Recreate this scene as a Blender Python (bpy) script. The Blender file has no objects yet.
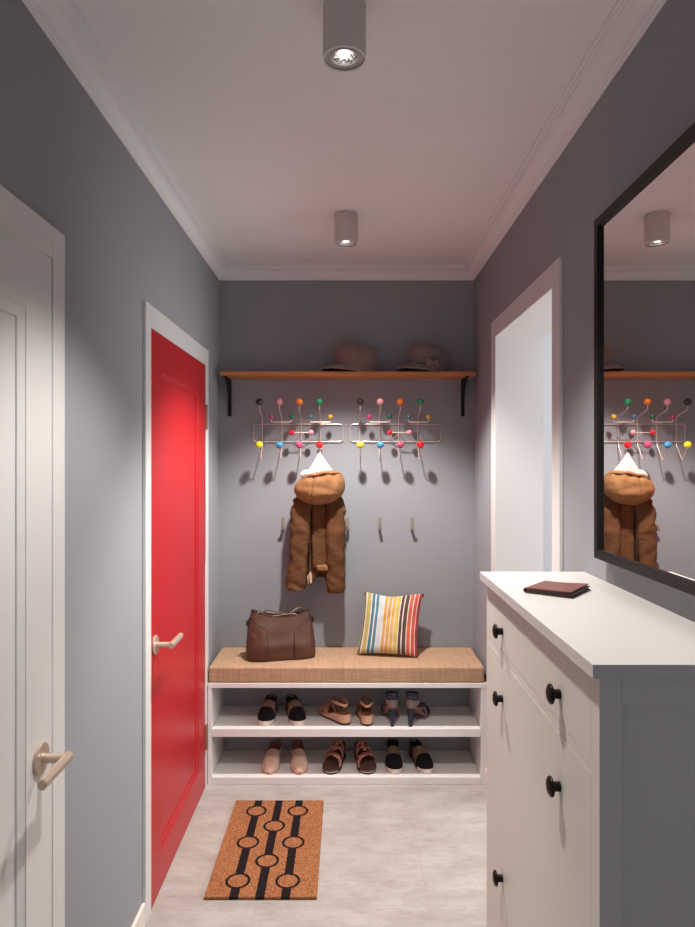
import bpy, bmesh, math, random
from mathutils import Vector, Matrix, noise
random.seed(4)
PI = math.pi
sc = bpy.context.scene
COL = sc.collection
H_CAM = 1.54
F = 660.0
XL, XR, YB, H = -.685, .67, 3.511, 2.58
Y0 = -1.2

# ------------------------------------------------------------------ materials
def new_mat(name, col, rough=.5, metal=0., spec=.5, bump=None, var=None, coat=0., sheen=0.):
    m = bpy.data.materials.new(name); m.use_nodes = True
    nt = m.node_tree; b = nt.nodes['Principled BSDF']
    b.inputs['Base Color'].default_value = (*col, 1)
    b.inputs['Roughness'].default_value = rough
    b.inputs['Metallic'].default_value = metal
    b.inputs['Specular IOR Level'].default_value = spec
    b.inputs['Coat Weight'].default_value = coat
    b.inputs['Sheen Weight'].default_value = sheen
    if var or bump:
        tc = nt.nodes.new('ShaderNodeTexCoord')
    if var:   # (scale xyz, amount, second colour)
        mp = nt.nodes.new('ShaderNodeMapping'); mp.inputs['Scale'].default_value = var[0]
        n = nt.nodes.new('ShaderNodeTexNoise'); n.inputs['Scale'].default_value = 1; n.inputs['Detail'].default_value = 5
        r = nt.nodes.new('ShaderNodeValToRGB'); r.color_ramp.elements[0].position = .5 - var[1]; r.color_ramp.elements[1].position = .5 + var[1]
        r.color_ramp.elements[0].color = (*col, 1); r.color_ramp.elements[1].color = (*var[2], 1)
        nt.links.new(tc.outputs['Object'], mp.inputs['Vector']); nt.links.new(mp.outputs[0], n.inputs['Vector'])
        nt.links.new(n.outputs['Fac'], r.inputs['Fac']); nt.links.new(r.outputs[0], b.inputs['Base Color'])
    if bump:  # (scale xyz, strength, distance)
        mp = nt.nodes.new('ShaderNodeMapping'); mp.inputs['Scale'].default_value = bump[0]
        n = nt.nodes.new('ShaderNodeTexNoise'); n.inputs['Scale'].default_value = 1; n.inputs['Detail'].default_value = 4
        bp = nt.nodes.new('ShaderNodeBump'); bp.inputs['Strength'].default_value = bump[1]; bp.inputs['Distance'].default_value = bump[2]
        nt.links.new(tc.outputs['Object'], mp.inputs['Vector']); nt.links.new(mp.outputs[0], n.inputs['Vector'])
        nt.links.new(n.outputs['Fac'], bp.inputs['Height']); nt.links.new(bp.outputs[0], b.inputs['Normal'])
    return m

def s3(v): return (v, v, v)
M = {}
M['wall'] = new_mat('wall paint', (.298, .303, .326), .75, spec=.25, bump=(s3(180), .12, .001))
M['wall_room'] = new_mat('side room paint', (.52, .52, .54), .8, spec=.2, bump=(s3(180), .12, .001))
M['ceiling'] = new_mat('ceiling paint', (.88, .865, .865), .85, spec=.2, bump=(s3(90), .08, .001))
M['cornice'] = new_mat('cornice paint', (.84, .83, .83), .7, spec=.3)
M['white'] = new_mat('white satin paint', (.67, .66, .645), .38, spec=.45, bump=(s3(60), .05, .001))
M['white_cab'] = new_mat('white lacquer', (.63, .60, .55), .45, spec=.4, bump=((40, 40, 8), .05, .001))
M['cab_top'] = new_mat('white lacquer top', (.58, .56, .535), .38, spec=.4)
M['bench'] = new_mat('white bench laminate', (.70, .67, .65), .45, spec=.4)
M['skirting'] = new_mat('warm white skirting', (.78, .68, .60), .5)
M['red'] = new_mat('red satin paint', (.42, .010, .015), .40, spec=.5, bump=(s3(70), .05, .001))
M['gap'] = new_mat('dark gap', (.02, .02, .02), .9)
M['handle'] = new_mat('satin champagne metal', (.55, .43, .345), .38, metal=.55)
M['hinge'] = new_mat('bronze hinge', (.36, .16, .12), .4, metal=.5)
M['shelfwood'] = new_mat('oiled shelf wood', (.42, .15, .045), .45, var=((3, 40, 60), .2, (.60, .25, .085)))
M['black'] = new_mat('black metal', (.007, .007, .008), .5, spec=.2)
M['knob'] = new_mat('black lacquered knob', (.003, .003, .003), .3, spec=.2)
M['frame'] = new_mat('black brown frame', (.010, .008, .008), .45, spec=.25, bump=((8, 8, 120), .1, .001))
M['mirror'] = new_mat('mirror glass', (.86, .82, .80), .01, metal=1.)
M['wire'] = new_mat('rose white wire', (.78, .62, .55), .3, metal=.35)
M['hook'] = new_mat('brushed nickel hook', (.34, .29, .25), .4, metal=.4)
M['lamp'] = new_mat('lamp housing paint', (.66, .58, .54), .5)
M['lamp_rim'] = new_mat('lamp rim', (.78, .74, .70), .35)
M['lamp_in'] = new_mat('lamp inner ring', (.45, .42, .40), .4)
M['chrome'] = new_mat('faceted reflector', (.85, .82, .80), .18, metal=1., bump=(s3(160), .6, .004))
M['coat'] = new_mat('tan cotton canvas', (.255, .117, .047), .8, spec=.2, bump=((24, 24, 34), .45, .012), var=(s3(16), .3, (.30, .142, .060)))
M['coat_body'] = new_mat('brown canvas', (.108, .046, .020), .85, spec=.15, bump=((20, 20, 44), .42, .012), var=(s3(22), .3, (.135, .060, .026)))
M['coat_dark'] = new_mat('coat seam', (.05, .02, .012), .9)
M['fleece'] = new_mat('white lining', (.46, .445, .43), .9, sheen=.4, bump=(s3(150), .3, .002))
M['coat_lining'] = new_mat('beige facing', (.55, .40, .29), .9)
M['leather'] = new_mat('brown leather', (.062, .021, .011), .5, spec=.5, bump=(s3(240), .25, .001), var=(s3(9), .35, (.088, .030, .015)))
M['leather_edge'] = new_mat('dark leather edge', (.03, .010, .007), .5)
M['leather_in'] = new_mat('bag inside', (.05, .022, .015), .9)
M['strap'] = new_mat('leather strap', (.15, .07, .042), .4)
M['wallet'] = new_mat('oxblood leather', (.17, .045, .035), .38, bump=(s3(300), .2, .001))
M['wallet_in'] = new_mat('dark wallet leather', (.035, .012, .012), .5)
M['hat'] = new_mat('brown wool', (.20, .135, .11), .95, spec=.1, sheen=.3, bump=(s3(350), .6, .002), var=(s3(160), .18, (.28, .195, .165)))
M['hat2'] = new_mat('grey brown wool', (.165, .122, .11), .95, spec=.1, sheen=.3, bump=(s3(350), .6, .002), var=(s3(160), .18, (.235, .18, .165)))
M['hat_in'] = new_mat('hat lining', (.012, .009, .009), .95)
M['tread'] = new_mat('black textile', (.008, .007, .008), .9, spec=.15, bump=(s3(400), .4, .001))
M['taupe'] = new_mat('taupe elastic', (.25, .165, .115), .85, bump=((600, 40, 40), .4, .001))
M['quarter'] = new_mat('dark brown suede', (.075, .042, .036), .9)
M['lining'] = new_mat('shoe lining', (.018, .014, .013), .95)
M['solewhite'] = new_mat('white rubber', (.62, .52, .45), .5)
M['soledark'] = new_mat('dark rubber', (.035, .022, .018), .7)
M['beige'] = new_mat('beige suede', (.56, .36, .26), .8, sheen=.2, bump=(s3(300), .3, .001), var=(s3(60), .3, (.62, .42, .31)))
M['beige_sole'] = new_mat('tan leather sole', (.44, .20, .10), .55)
M['burgundy'] = new_mat('dark red trim', (.14, .035, .03), .6)
M['pinklining'] = new_mat('rose lining', (.30, .13, .10), .8)
M['tanstrap'] = new_mat('tan leather strap', (.50, .26, .155), .5)
M['strapbrown'] = new_mat('brown strap', (.22, .10, .07), .6)
M['cork'] = new_mat('pale wedge', (.58, .34, .22), .6)
M['footbed'] = new_mat('rust footbed', (.20, .065, .03), .6)
M['redstrap'] = new_mat('coral printed strap', (.66, .27, .22), .6, var=(s3(110), .06, (.25, .09, .07)))
M['footdark'] = new_mat('brown footbed', (.085, .038, .025), .6)
M['goldedge'] = new_mat('pale edge', (.5, .38, .26), .4)
M['navy'] = new_mat('navy suede', (.011, .015, .042), .65)
M['greystrap'] = new_mat('grey snake strap', (.14, .11, .115), .6, var=(s3(220), .1, (.21, .165, .16)))
M['coir_edge'] = new_mat('coir edge', (.30, .12, .05), .95)

def ball_mat(name, col): return new_mat(name, col, .14, spec=.6, coat=.6)
BM = dict(black=ball_mat('black lacquer', (.02, .012, .010)), pink=ball_mat('pink lacquer', (.66, .27, .30)),
          orange=ball_mat('orange lacquer', (.70, .17, .012)), green=ball_mat('green lacquer', (.015, .20, .085)),
          magenta=ball_mat('magenta lacquer', (.42, .035, .12)), darkgreen=ball_mat('dark green lacquer', (.008, .10, .045)),
          slate=ball_mat('slate blue lacquer', (.06, .13, .20)), mustard=ball_mat('mustard lacquer', (.58, .34, .02)),
          red=ball_mat('red lacquer', (.68, .008, .012)), yellow=ball_mat('yellow lacquer', (.85, .68, .02)),
          blue=ball_mat('blue lacquer', (.05, .24, .42)), rose=ball_mat('rose lacquer', (.50, .055, .13)))

def emit_mat(name, col, s):
    m = bpy.data.materials.new(name); m.use_nodes = True
    b = m.node_tree.nodes['Principled BSDF']; b.inputs['Base Color'].default_value = (.8, .8, .8, 1)
    b.inputs['Emission Color'].default_value = (*col, 1); b.inputs['Emission Strength'].default_value = s
    return m
M['bulb'] = emit_mat('lit bulb', (1, .93, .86), 3.0)

# node expression helper
class NX:
    def __init__(s, nt): s.nt = nt
    def m(s, op, a, b=None, c=None):
        n = s.nt.nodes.new('ShaderNodeMath'); n.operation = op
        for i, v in enumerate((a, b, c)):
            if v is None: continue
            if isinstance(v, (int, float)): n.inputs[i].default_value = v
            else: s.nt.links.new(v, n.inputs[i])
        return n.outputs[0]

def mat_floor():
    m = new_mat('concrete look tile', (.55, .5, .46), .42, spec=.35); nt = m.node_tree; b = nt.nodes['Principled BSDF']; N = NX(nt)
    tc = nt.nodes.new('ShaderNodeTexCoord'); sep = nt.nodes.new('ShaderNodeSeparateXYZ'); nt.links.new(tc.outputs['Object'], sep.inputs[0])
    def nz(sc_, det, lo, hi, c0, c1):
        mp = nt.nodes.new('ShaderNodeMapping'); mp.inputs['Scale'].default_value = sc_
        n = nt.nodes.new('ShaderNodeTexNoise'); n.inputs['Scale'].default_value = 1; n.inputs['Detail'].default_value = det; n.inputs['Roughness'].default_value = .65
        r = nt.nodes.new('ShaderNodeValToRGB'); r.color_ramp.elements[0].position = lo; r.color_ramp.elements[1].position = hi
        r.color_ramp.elements[0].color = (*c0, 1); r.color_ramp.elements[1].color = (*c1, 1)
        nt.links.new(tc.outputs['Object'], mp.inputs['Vector']); nt.links.new(mp.outputs[0], n.inputs['Vector']); nt.links.new(n.outputs['Fac'], r.inputs['Fac'])
        return r.outputs[0]
    a = nz((5, 11, 1), 10, .32, .68, (.32, .285, .255), (.44, .405, .375))
    sp = nz((120, 140, 1), 2, .27, .36, (.60, .56, .53), (1, 1, 1))
    sp2 = nz((22, 60, 1), 6, .30, .5, (.86, .84, .82), (1, 1, 1))
    def mul(x, y):
        mx = nt.nodes.new('ShaderNodeMix'); mx.data_type = 'RGBA'; mx.blend_type = 'MULTIPLY'; mx.inputs[0].default_value = 1
        nt.links.new(x, mx.inputs[6]); nt.links.new(y, mx.inputs[7]); return mx.outputs[2]
    c = mul(mul(a, sp), sp2)
    def line(o, off, per):
        t = N.m('ADD', o, off); t = N.m('DIVIDE', t, per); t = N.m('FRACT', t); t = N.m('SUBTRACT', t, .5); t = N.m('ABSOLUTE', t)
        t = N.m('SUBTRACT', .5, t); t = N.m('MULTIPLY', t, per); return N.m('LESS_THAN', t, .0011)
    g = N.m('MAXIMUM', line(sep.outputs[0], 30 - .28, .6), line(sep.outputs[1], 60 - 2.295, 1.2))
    mx = nt.nodes.new('ShaderNodeMix'); mx.data_type = 'RGBA'; nt.links.new(g, mx.inputs[0]); nt.links.new(c, mx.inputs[6]); mx.inputs[7].default_value = (.33, .28, .25, 1)
    nt.links.new(mx.outputs[2], b.inputs['Base Color'])
    return m
M['floor'] = mat_floor()

def mat_coir():
    m = new_mat('printed coir', (.4, .16, .06), .95, spec=.1); nt = m.node_tree; b = nt.nodes['Principled BSDF']; N = NX(nt)
    tc = nt.nodes.new('ShaderNodeTexCoord'); sep = nt.nodes.new('ShaderNodeSeparateXYZ')
    # slight fibrous wobble of the print
    nz = nt.nodes.new('ShaderNodeTexNoise'); nz.inputs['Scale'].default_value = 260; nz.inputs['Detail'].default_value = 3
    nt.links.new(tc.outputs['Object'], nz.inputs['Vector'])
    vm = nt.nodes.new('ShaderNodeVectorMath'); vm.operation = 'MULTIPLY_ADD'; vm.inputs[1].default_value = (.004, .004, 0)
    nt.links.new(nz.outputs['Color'], vm.inputs[0]); nt.links.new(tc.outputs['Object'], vm.inputs[2])
    nt.links.new(vm.outputs[0], sep.inputs[0]); x, y = sep.outputs[0], sep.outputs[1]
    stripes = None; outer = None; inner = None
    cx = [-.403 - MATC[0], -.311 - MATC[0], -.2205 - MATC[0]]
    for c in cx:
        s = N.m('LESS_THAN', N.m('ABSOLUTE', N.m('SUBTRACT', x, c + .002)), .0165)
        stripes = s if stripes is None else N.m('MAXIMUM', stripes, s)
    for c, ys in ((cx[0], (2.918, 2.678, 2.433)), (cx[2], (2.918, 2.678, 2.433)), (cx[1], (2.798, 2.555))):
        for yy in ys:
            dx = N.m('SUBTRACT', x, c + .002); dy = N.m('SUBTRACT', y, yy - MATC[1] - .003)
            d = N.m('SQRT', N.m('ADD', N.m('MULTIPLY', dx, dx), N.m('MULTIPLY', dy, dy)))
            o = N.m('LESS_THAN', d, .046); i = N.m('LESS_THAN', d, .0355)
            outer = o if outer is None else N.m('MAXIMUM', outer, o); inner = i if inner is None else N.m('MAXIMUM', inner, i)
    k = N.m('MULTIPLY', N.m('MAXIMUM', stripes, outer), N.m('SUBTRACT', 1, inner))
    n2 = nt.nodes.new('ShaderNodeTexNoise'); n2.inputs['Scale'].default_value = 240; n2.inputs['Detail'].default_value = 4; nt.links.new(tc.outputs['Object'], n2.inputs['Vector'])
    r = nt.nodes.new('ShaderNodeValToRGB'); r.color_ramp.elements[0].position = .36; r.color_ramp.elements[1].position = .60
    r.color_ramp.elements[0].color = (.13, .040, .016, 1); r.color_ramp.elements[1].color = (.39, .165, .072, 1)
    nt.links.new(n2.outputs['Fac'], r.inputs['Fac'])
    r2 = nt.nodes.new('ShaderNodeValToRGB'); r2.color_ramp.elements[0].color = (.006, .004, .005, 1); r2.color_ramp.elements[1].color = (.022, .014, .014, 1)
    nt.links.new(n2.outputs['Fac'], r2.inputs['Fac'])
    mx = nt.nodes.new('ShaderNodeMix'); mx.data_type = 'RGBA'; nt.links.new(k, mx.inputs[0]); nt.links.new(r.outputs[0], mx.inputs[6]); nt.links.new(r2.outputs[0], mx.inputs[7])
    nt.links.new(mx.outputs[2], b.inputs['Base Color'])
    bp = nt.nodes.new('ShaderNodeBump'); bp.inputs['Strength'].default_value = .6; bp.inputs['Distance'].default_value = .003
    nt.links.new(n2.outputs['Fac'], bp.inputs['Height']); nt.links.new(bp.outputs[0], b.inputs['Normal'])
    return m
MATC = (-.309, 2.672)
M['coir'] = mat_coir()

def mat_burlap():
    m = new_mat('woven burlap', (.5, .3, .2), .9, spec=.15); nt = m.node_tree; b = nt.nodes['Principled BSDF']; N = NX(nt)
    tc = nt.nodes.new('ShaderNodeTexCoord')
    def th(scale):
        mp = nt.nodes.new('ShaderNodeMapping'); mp.inputs['Scale'].default_value = scale
        n = nt.nodes.new('ShaderNodeTexNoise'); n.inputs['Scale'].default_value = 1; n.inputs['Detail'].default_value = 3; n.inputs['Roughness'].default_value = .7
        nt.links.new(tc.outputs['Object'], mp.inputs['Vector']); nt.links.new(mp.outputs[0], n.inputs['Vector']); return n.outputs['Fac']
    a = th((430, 10, 10)); c = th((10, 430, 430))
    s = N.m('MULTIPLY', N.m('ADD', a, c), .5)
    r = nt.nodes.new('ShaderNodeValToRGB'); r.color_ramp.elements[0].position = .36; r.color_ramp.elements[1].position = .64
    r.color_ramp.elements[0].color = (.28, .16, .092, 1); r.color_ramp.elements[1].color = (.53, .355, .23, 1)
    nt.links.new(s, r.inputs['Fac']); nt.links.new(r.outputs[0], b.inputs['Base Color'])
    bp = nt.nodes.new('ShaderNodeBump'); bp.inputs['Strength'].default_value = .5; bp.inputs['Distance'].default_value = .002
    nt.links.new(s, bp.inputs['Height']); nt.links.new(bp.outputs[0], b.inputs['Normal'])
    return m
M['burlap'] = mat_burlap()

def mat_stripes():
    m = new_mat('striped cotton', (.5, .5, .5), .85, spec=.2, sheen=.2); nt = m.node_tree; b = nt.nodes['Principled BSDF']
    W = (.66, .61, .53)
    st = [(135, (.17, .15, .03)), (154, W), (165, (.50, .40, .13)), (195, W), (203, (.07, .20, .29)), (225, W), (235, (.09, .25, .34)), (258, W),
          (265, (.60, .66, .66)), (297, W), (304, (.66, .36, .11)), (325, W), (332, (.70, .36, .10)), (355, W), (362, (.72, .42, .12)), (386, W), (392, (.66, .50, .13)), (420, W),
          (427, (.11, .055, .05)), (447, W), (455, (.12, .06, .05)), (482, W), (490, (.62, .13, .07)), (515, W), (521, (.62, .10, .07)), (545, W), (551, (.55, .035, .04))]
    r = nt.nodes.new('ShaderNodeValToRGB'); r.color_ramp.interpolation = 'CONSTANT'
    e = r.color_ramp.elements
    e[0].position = 0; e[0].color = (*[q * .85 for q in st[0][1]], 1); e.remove(e[1])
    for p, c in st[1:]:
        q = e.new((p - 135) / (568 - 135)); q.color = (*[w_ * (.85 if c is not W else 1) for w_ in c], 1)
    uv = nt.nodes.new('ShaderNodeUVMap'); sp = nt.nodes.new('ShaderNodeSeparateXYZ'); nt.links.new(uv.outputs[0], sp.inputs[0])
    nt.links.new(sp.outputs[0], r.inputs['Fac']); nt.links.new(r.outputs[0], b.inputs['Base Color'])
    return m
M['stripes'] = mat_stripes()

# ------------------------------------------------------------------ mesh helper
class MB:
    def __init__(s): s.bm = bmesh.new(); s.wn = False
    def box(s, x0, x1, y0, y1, z0, z1, bev=0., seg=2):
        if bev: s.wn = True
        t = bmesh.new(); bmesh.ops.create_cube(t, size=1)
        for v in t.verts: v.co = Vector(((x0 + x1) / 2 + v.co.x * (x1 - x0), (y0 + y1) / 2 + v.co.y * (y1 - y0), (z0 + z1) / 2 + v.co.z * (z1 - z0)))
        if bev: bmesh.ops.bevel(t, geom=t.edges[:], offset=bev, segments=seg, affect='EDGES', profile=.5)
        me = bpy.data.meshes.new('t'); t.to_mesh(me); t.free(); s.bm.from_mesh(me); bpy.data.meshes.remove(me); return s
    def rings(s, rs, close=True, caps=True):
        bm = s.bm; vr = [[bm.verts.new(p) for p in r] for r in rs]
        n = len(vr[0])
        for a, b in zip(vr, vr[1:]):
            for i in range(n if close else n - 1):
                j = (i + 1) % n
                bm.faces.new((a[i], a[j], b[j], b[i]))
        if caps and close:
            bm.faces.new(vr[0][::-1]); bm.faces.new(vr[-1])
        return s
    def grid(s, pts): return s.rings(pts, close=False, caps=False)
    def tube(s, pts, r, n=10, smooth=True):
        pts = [Vector(p) for p in pts]
        rr = r if isinstance(r, (list, tuple)) else [r] * len(pts)
        prev = None; rings = []
        for i, p in enumerate(pts):
            d = (pts[min(i + 1, len(pts) - 1)] - pts[max(i - 1, 0)]).normalized()
            if prev is None:
                up = Vector((0, 0, 1)) if abs(d.z) < .9 else Vector((1, 0, 0)); u = d.cross(up).normalized()
            else: u = (prev - d * prev.dot(d)).normalized()
            prev = u; v = d.cross(u)
            rings.append([p + (u * math.cos(2 * PI * k / n) + v * math.sin(2 * PI * k / n)) * rr[i] for k in range(n)])
        return s.rings(rings)
    def lathe(s, prof, mat=Matrix(), n=32):
        """prof: list of (radius, height) revolved about local z, then mapped by mat"""
        rings = [[mat @ Vector((max(r, 1e-5) * math.cos(2 * PI * k / n), max(r, 1e-5) * math.sin(2 * PI * k / n), h)) for k in range(n)] for r, h in prof]
        return s.rings(rings, caps=False)
    def ball(s, c, r, n=24):
        bmesh.ops.create_uvsphere(s.bm, u_segments=n, v_segments=n // 2, radius=r, matrix=Matrix.Translation(c)); return s
    def solid(s, fn, nu, nv, th):
        """a thin double-skinned sheet fn(u,v) -> point, thickened by th along its normal"""
        P = [[Vector(fn(i / nu, j / nv)) for j in range(nv + 1)] for i in range(nu + 1)]
        def nrm(i, j):
            a = P[min(i + 1, nu)][j] - P[max(i - 1, 0)][j]; b = P[i][min(j + 1, nv)] - P[i][max(j - 1, 0)]
            c = a.cross(b); return c.normalized() if c.length > 1e-12 else Vector((0, 0, 1))
        A = [[s.bm.verts.new(P[i][j] + nrm(i, j) * th / 2) for j in range(nv + 1)] for i in range(nu + 1)]
        B = [[s.bm.verts.new(P[i][j] - nrm(i, j) * th / 2) for j in range(nv + 1)] for i in range(nu + 1)]
        f = s.bm.faces.new
        for i in range(nu):
            for j in range(nv):
                f((A[i][j], A[i + 1][j], A[i + 1][j + 1], A[i][j + 1])); f((B[i][j], B[i][j + 1], B[i + 1][j + 1], B[i + 1][j]))
        for i in range(nu):
            f((A[i][0], B[i][0], B[i + 1][0], A[i + 1][0])); f((A[i][nv], A[i + 1][nv], B[i + 1][nv], B[i][nv]))
        for j in range(nv):
            f((A[0][j], A[0][j + 1], B[0][j + 1], B[0][j])); f((A[nu][j], B[nu][j], B[nu][j + 1], A[nu][j + 1]))
        return s
    def build(s, name, mat, parent=None, local=False, ang=35, sub=0):
        bmesh.ops.remove_doubles(s.bm, verts=s.bm.verts, dist=1e-6)
        bmesh.ops.recalc_face_normals(s.bm, faces=s.bm.faces)
        if parent is not None and not local:
            o = parent
            off = Vector(parent.location)
            if parent.parent: off = off + Vector(parent.parent.location)
            bmesh.ops.translate(s.bm, vec=-off, verts=s.bm.verts)
        me = bpy.data.meshes.new(name); s.bm.to_mesh(me); s.bm.free()
        for p in me.polygons: p.use_smooth = True
        me.set_sharp_from_angle(angle=math.radians(ang))
        ob = bpy.data.objects.new(name, me); me.materials.append(mat); COL.objects.link(ob)
        if parent is not None: ob.parent = parent
        if s.wn:
            md = ob.modifiers.new('weighted', 'WEIGHTED_NORMAL'); md.keep_sharp = True; md.weight = 100
        if sub:
            md = ob.modifiers.new('sub', 'SUBSURF'); md.levels = sub; md.render_levels = sub
        return ob

def tag(o, label=None, cat=None, group=None, kind=None):
    if label: o['label'] = label
    if cat: o['category'] = cat
    if group: o['group'] = group
    if kind: o['kind'] = kind
    return o
def thing(name, loc, label=None, cat=None, group=None, rz=0, kind=None):
    e = bpy.data.objects.new(name, None); e.location = loc; e.rotation_euler = (0, 0, rz); e.empty_display_size = .05
    COL.objects.link(e); return tag(e, label, cat, group, kind)
def lerp(tab, t):
    for (a, x), (b, y) in zip(tab, tab[1:]):
        if t <= b: return x + (y - x) * ((t - a) / (b - a) if b > a else 0)
    return tab[-1][1]
def rrect(a, b, e, n, c=(0, 0)):
    """superellipse ring points in a plane"""
    out = []
    for k in range(n):
        t = 2 * PI * k / n; ct, st = math.cos(t), math.sin(t)
        out.append((c[0] + a * math.copysign(abs(ct) ** (2 / e), ct), c[1] + b * math.copysign(abs(st) ** (2 / e), st)))
    return out
def nz(x, y, z): return noise.noise(Vector((x, y, z)))

# ------------------------------------------------------------------ the setting
def struct(name, mb, mat, **k): return tag(mb.build(name, mat, **k), kind='structure')
# side room extents
RX, RY0, RY1 = 2.5, .9, 3.9
struct('floor', MB().box(-.85, RX + .1, Y0 - .1, RY1 + .1, -.1, 0), M['floor'])
struct('ceiling', MB().box(-.85, RX + .1, Y0 - .1, RY1 + .1, H, H + .1), M['ceiling'])
struct('wall_back', MB().box(XL - .1, XR + .001, YB, YB + .1, 0, H), M['wall'])
struct('wall_front', MB().box(XL - .1, -.45, Y0 - .1, Y0, 0, H).box(.45, .864, Y0 - .1, Y0, 0, H).box(-.45, .45, Y0 - .1, Y0, 2.1, H), M['wall'])  # unseen opening behind the camera, added to let the fill light in
struct('wall_beyond', MB().box(XL - .1, .864, Y0 - 1.3, Y0 - 1.2, -.1, H), M['wall'])
D1 = (.66, 1.507, 2.006)     # white door opening
D2 = (2.262, 3.128, 2.004)   # red door opening
w = MB()
for a, b in ((Y0, D1[0]), (D1[1], D2[0]), (D2[1], YB)): w.box(XL - .1, XL, a, b, 0, H)
for d in (D1, D2): w.box(XL - .1, XL, d[0], d[1], d[2], H)
struct('wall_left', w, M['wall'])
O3 = (2.135, 2.955, 2.106)   # open doorway
w = MB()
for a, b in ((Y0, O3[0]), (O3[1], YB)): w.box(XR, .864, a, b, 0, H)
w.box(XR, .864, O3[0], O3[1], O3[2], H)
struct('wall_right', w, M['wall'])
struct('wall_room_back', MB().box(.864, RX, RY1, RY1 + .1, 0, H), M['wall_room'])
struct('wall_room_front', MB().box(.864, RX, RY0 - .1, RY0, 0, H), M['wall_room'])
struct('wall_room_near', MB().box(.864, .874, RY0, O3[0] - .1, 0, H).box(.864, .874, O3[1] + .1, RY1, 0, H), M['wall_room'])
w = MB(); WY0, WY1, WZ0, WZ1 = 1.5, 3.2, .85, 2.2
w.box(RX, RX + .1, RY0, WY0, 0, H).box(RX, RX + .1, WY1, RY1, 0, H).box(RX, RX + .1, WY0, WY1, 0, WZ0).box(RX, RX + .1, WY0, WY1, WZ1, H)
struct('wall_room_right', w, M['wall_room'])
w = MB(); f = .05
w.box(RX + .02, RX + .07, WY0, WY1, WZ0, WZ0 + f).box(RX + .02, RX + .07, WY0, WY1, WZ1 - f, WZ1)
for y in (WY0, (WY0 + WY1) / 2 - f / 2, WY1 - f): w.box(RX + .02, RX + .07, y, y + f, WZ0 + f, WZ1 - f)
struct('window_1', w, M['white'])

# cornice
prof = [(0, 2.511), (.004, 2.511), (.007, 2.514), (.007, 2.520), (.011, 2.522)]
for k in range(9):
    t = k / 8 * PI / 2
    prof.append((.011 + .037 * (1 - math.cos(t)), 2.523 + .035 * math.sin(t)))
prof += [(.050, 2.560), (.050, 2.567), (.056, 2.568), (.056, 2.5725), (.066, 2.574), (.066, 2.5795), (0, 2.5795)]
rings = []
for (x, y, sx, sy) in ((XL, Y0, 1, 1), (XR, Y0, -1, 1), (XR, YB, -1, -1), (XL, YB, 1, -1), (XL, Y0, 1, 1)):
    rings.append([(x + sx * p, y + sy * p, z) for p, z in prof])
struct('trim_1', MB().rings(rings, caps=False), M['cornice'], ang=25)

def casing(mb, xf, xb, ya, yb, zt, wa, wb, wt):
    """door casing: two legs and a head around opening ya..yb; xf front face, xb wall plane"""
    x0, x1 = min(xf, xb), max(xf, xb); b = .0015
    mb.box(x0, x1, ya - wa, ya, 0, zt + wt, b).box(x0, x1, yb, yb + wb, 0, zt + wt, b)
    mb.box(x0, x1, ya, yb, zt, zt + wt, b)
    return mb
def skirt(name, mb): return struct(name, mb, M['skirting'])
skirt('baseboard_left', MB().box(XL, XL + .012, Y0, D1[0] - .1, 0, .078, .003).box(XL, XL + .012, D1[1] + .067, D2[0] - .066, 0, .078, .003)
      .box(XL, XL + .012, D2[1] + .07, D2[1] + .072, 0, .078))
skirt('baseboard_right', MB().box(XR - .012, XR, O3[1] + .092, YB - .34, 0, .078, .003).box(XR - .012, XR, 1.90, O3[0] - .076, 0, .078, .003).box(XR - .012, XR, Y0, .98, 0, .078, .003))

def panel_door(root, name_mat, xf, ya, yb, zt, stile, rail_t, rail_b, near_sign):
    """flush leaf with a recessed moulded panel"""
    th = .038; ya += .0003; yb -= .0003; zt -= .0003; zb = .004
    pa, pb, pt, pz = ya + stile, yb - stile, zt - rail_t, zb + rail_b
    mb = MB(); bm = mb.bm
    def rect(x, a, b, z0, z1): return [bm.verts.new((x, *q)) for q in ((a, z0), (b, z0), (b, z1), (a, z1))]
    R = [rect(xf, ya, yb, zb, zt), rect(xf, pa, pb, pz, pt), rect(xf - .002, pa + .001, pb - .001, pz + .001, pt - .001),
         rect(xf - .008, pa + .024, pb - .024, pz + .024, pt - .024), rect(xf - .0110, pa + .0248, pb - .0248, pz + .0248, pt - .0248)]
    for A, B in zip(R, R[1:]):
        for i in range(4): j = (i + 1) % 4; bm.faces.new((A[i], A[j], B[j], B[i]))
    bm.faces.new(R[-1])
    K = rect(xf - th, ya, yb, zb, zt)
    for i in range(4): j = (i + 1) % 4; bm.faces.new((K[i], K[j], R[0][j], R[0][i]))
    bm.faces.new(K)
    return mb.build('door_leaf', name_mat, root, ang=12)

def door_handle(root, x, y, z, sgn, length=.125):
    hd = MB()
    X = Matrix.Translation((x, y, z)) @ Matrix.Rotation(PI / 2, 4, 'Y')
    hd.lathe([(0, 0), (.033, 0), (.034, .002), (.034, .007), (.032, .009), (.012, .009), (.0105, .011), (.0105, .055), (0, .055)], X, 28)
    o = hd.build('door_handle', M['handle'], root)
    lv = MB()
    xx = x + .062
    n = 8
    a = [(xx + .0105 * math.cos(2 * PI * (k + .5) / n), z + .0125 * math.sin(2 * PI * (k + .5) / n)) for k in range(n)]
    rs = []
    for dy, s in ((-.012, .8), (-.010, 1), (length - .003, 1), (length, .75)):
        rs.append([(xx + (px - xx) * s, y + sgn * dy, z + (pz - z) * s) for px, pz in a])
    lv.rings(rs)
    l = lv.build('lever', M['handle'], root, ang=20)
    # sub-part of the handle
    l.parent = o
    return o

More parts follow.
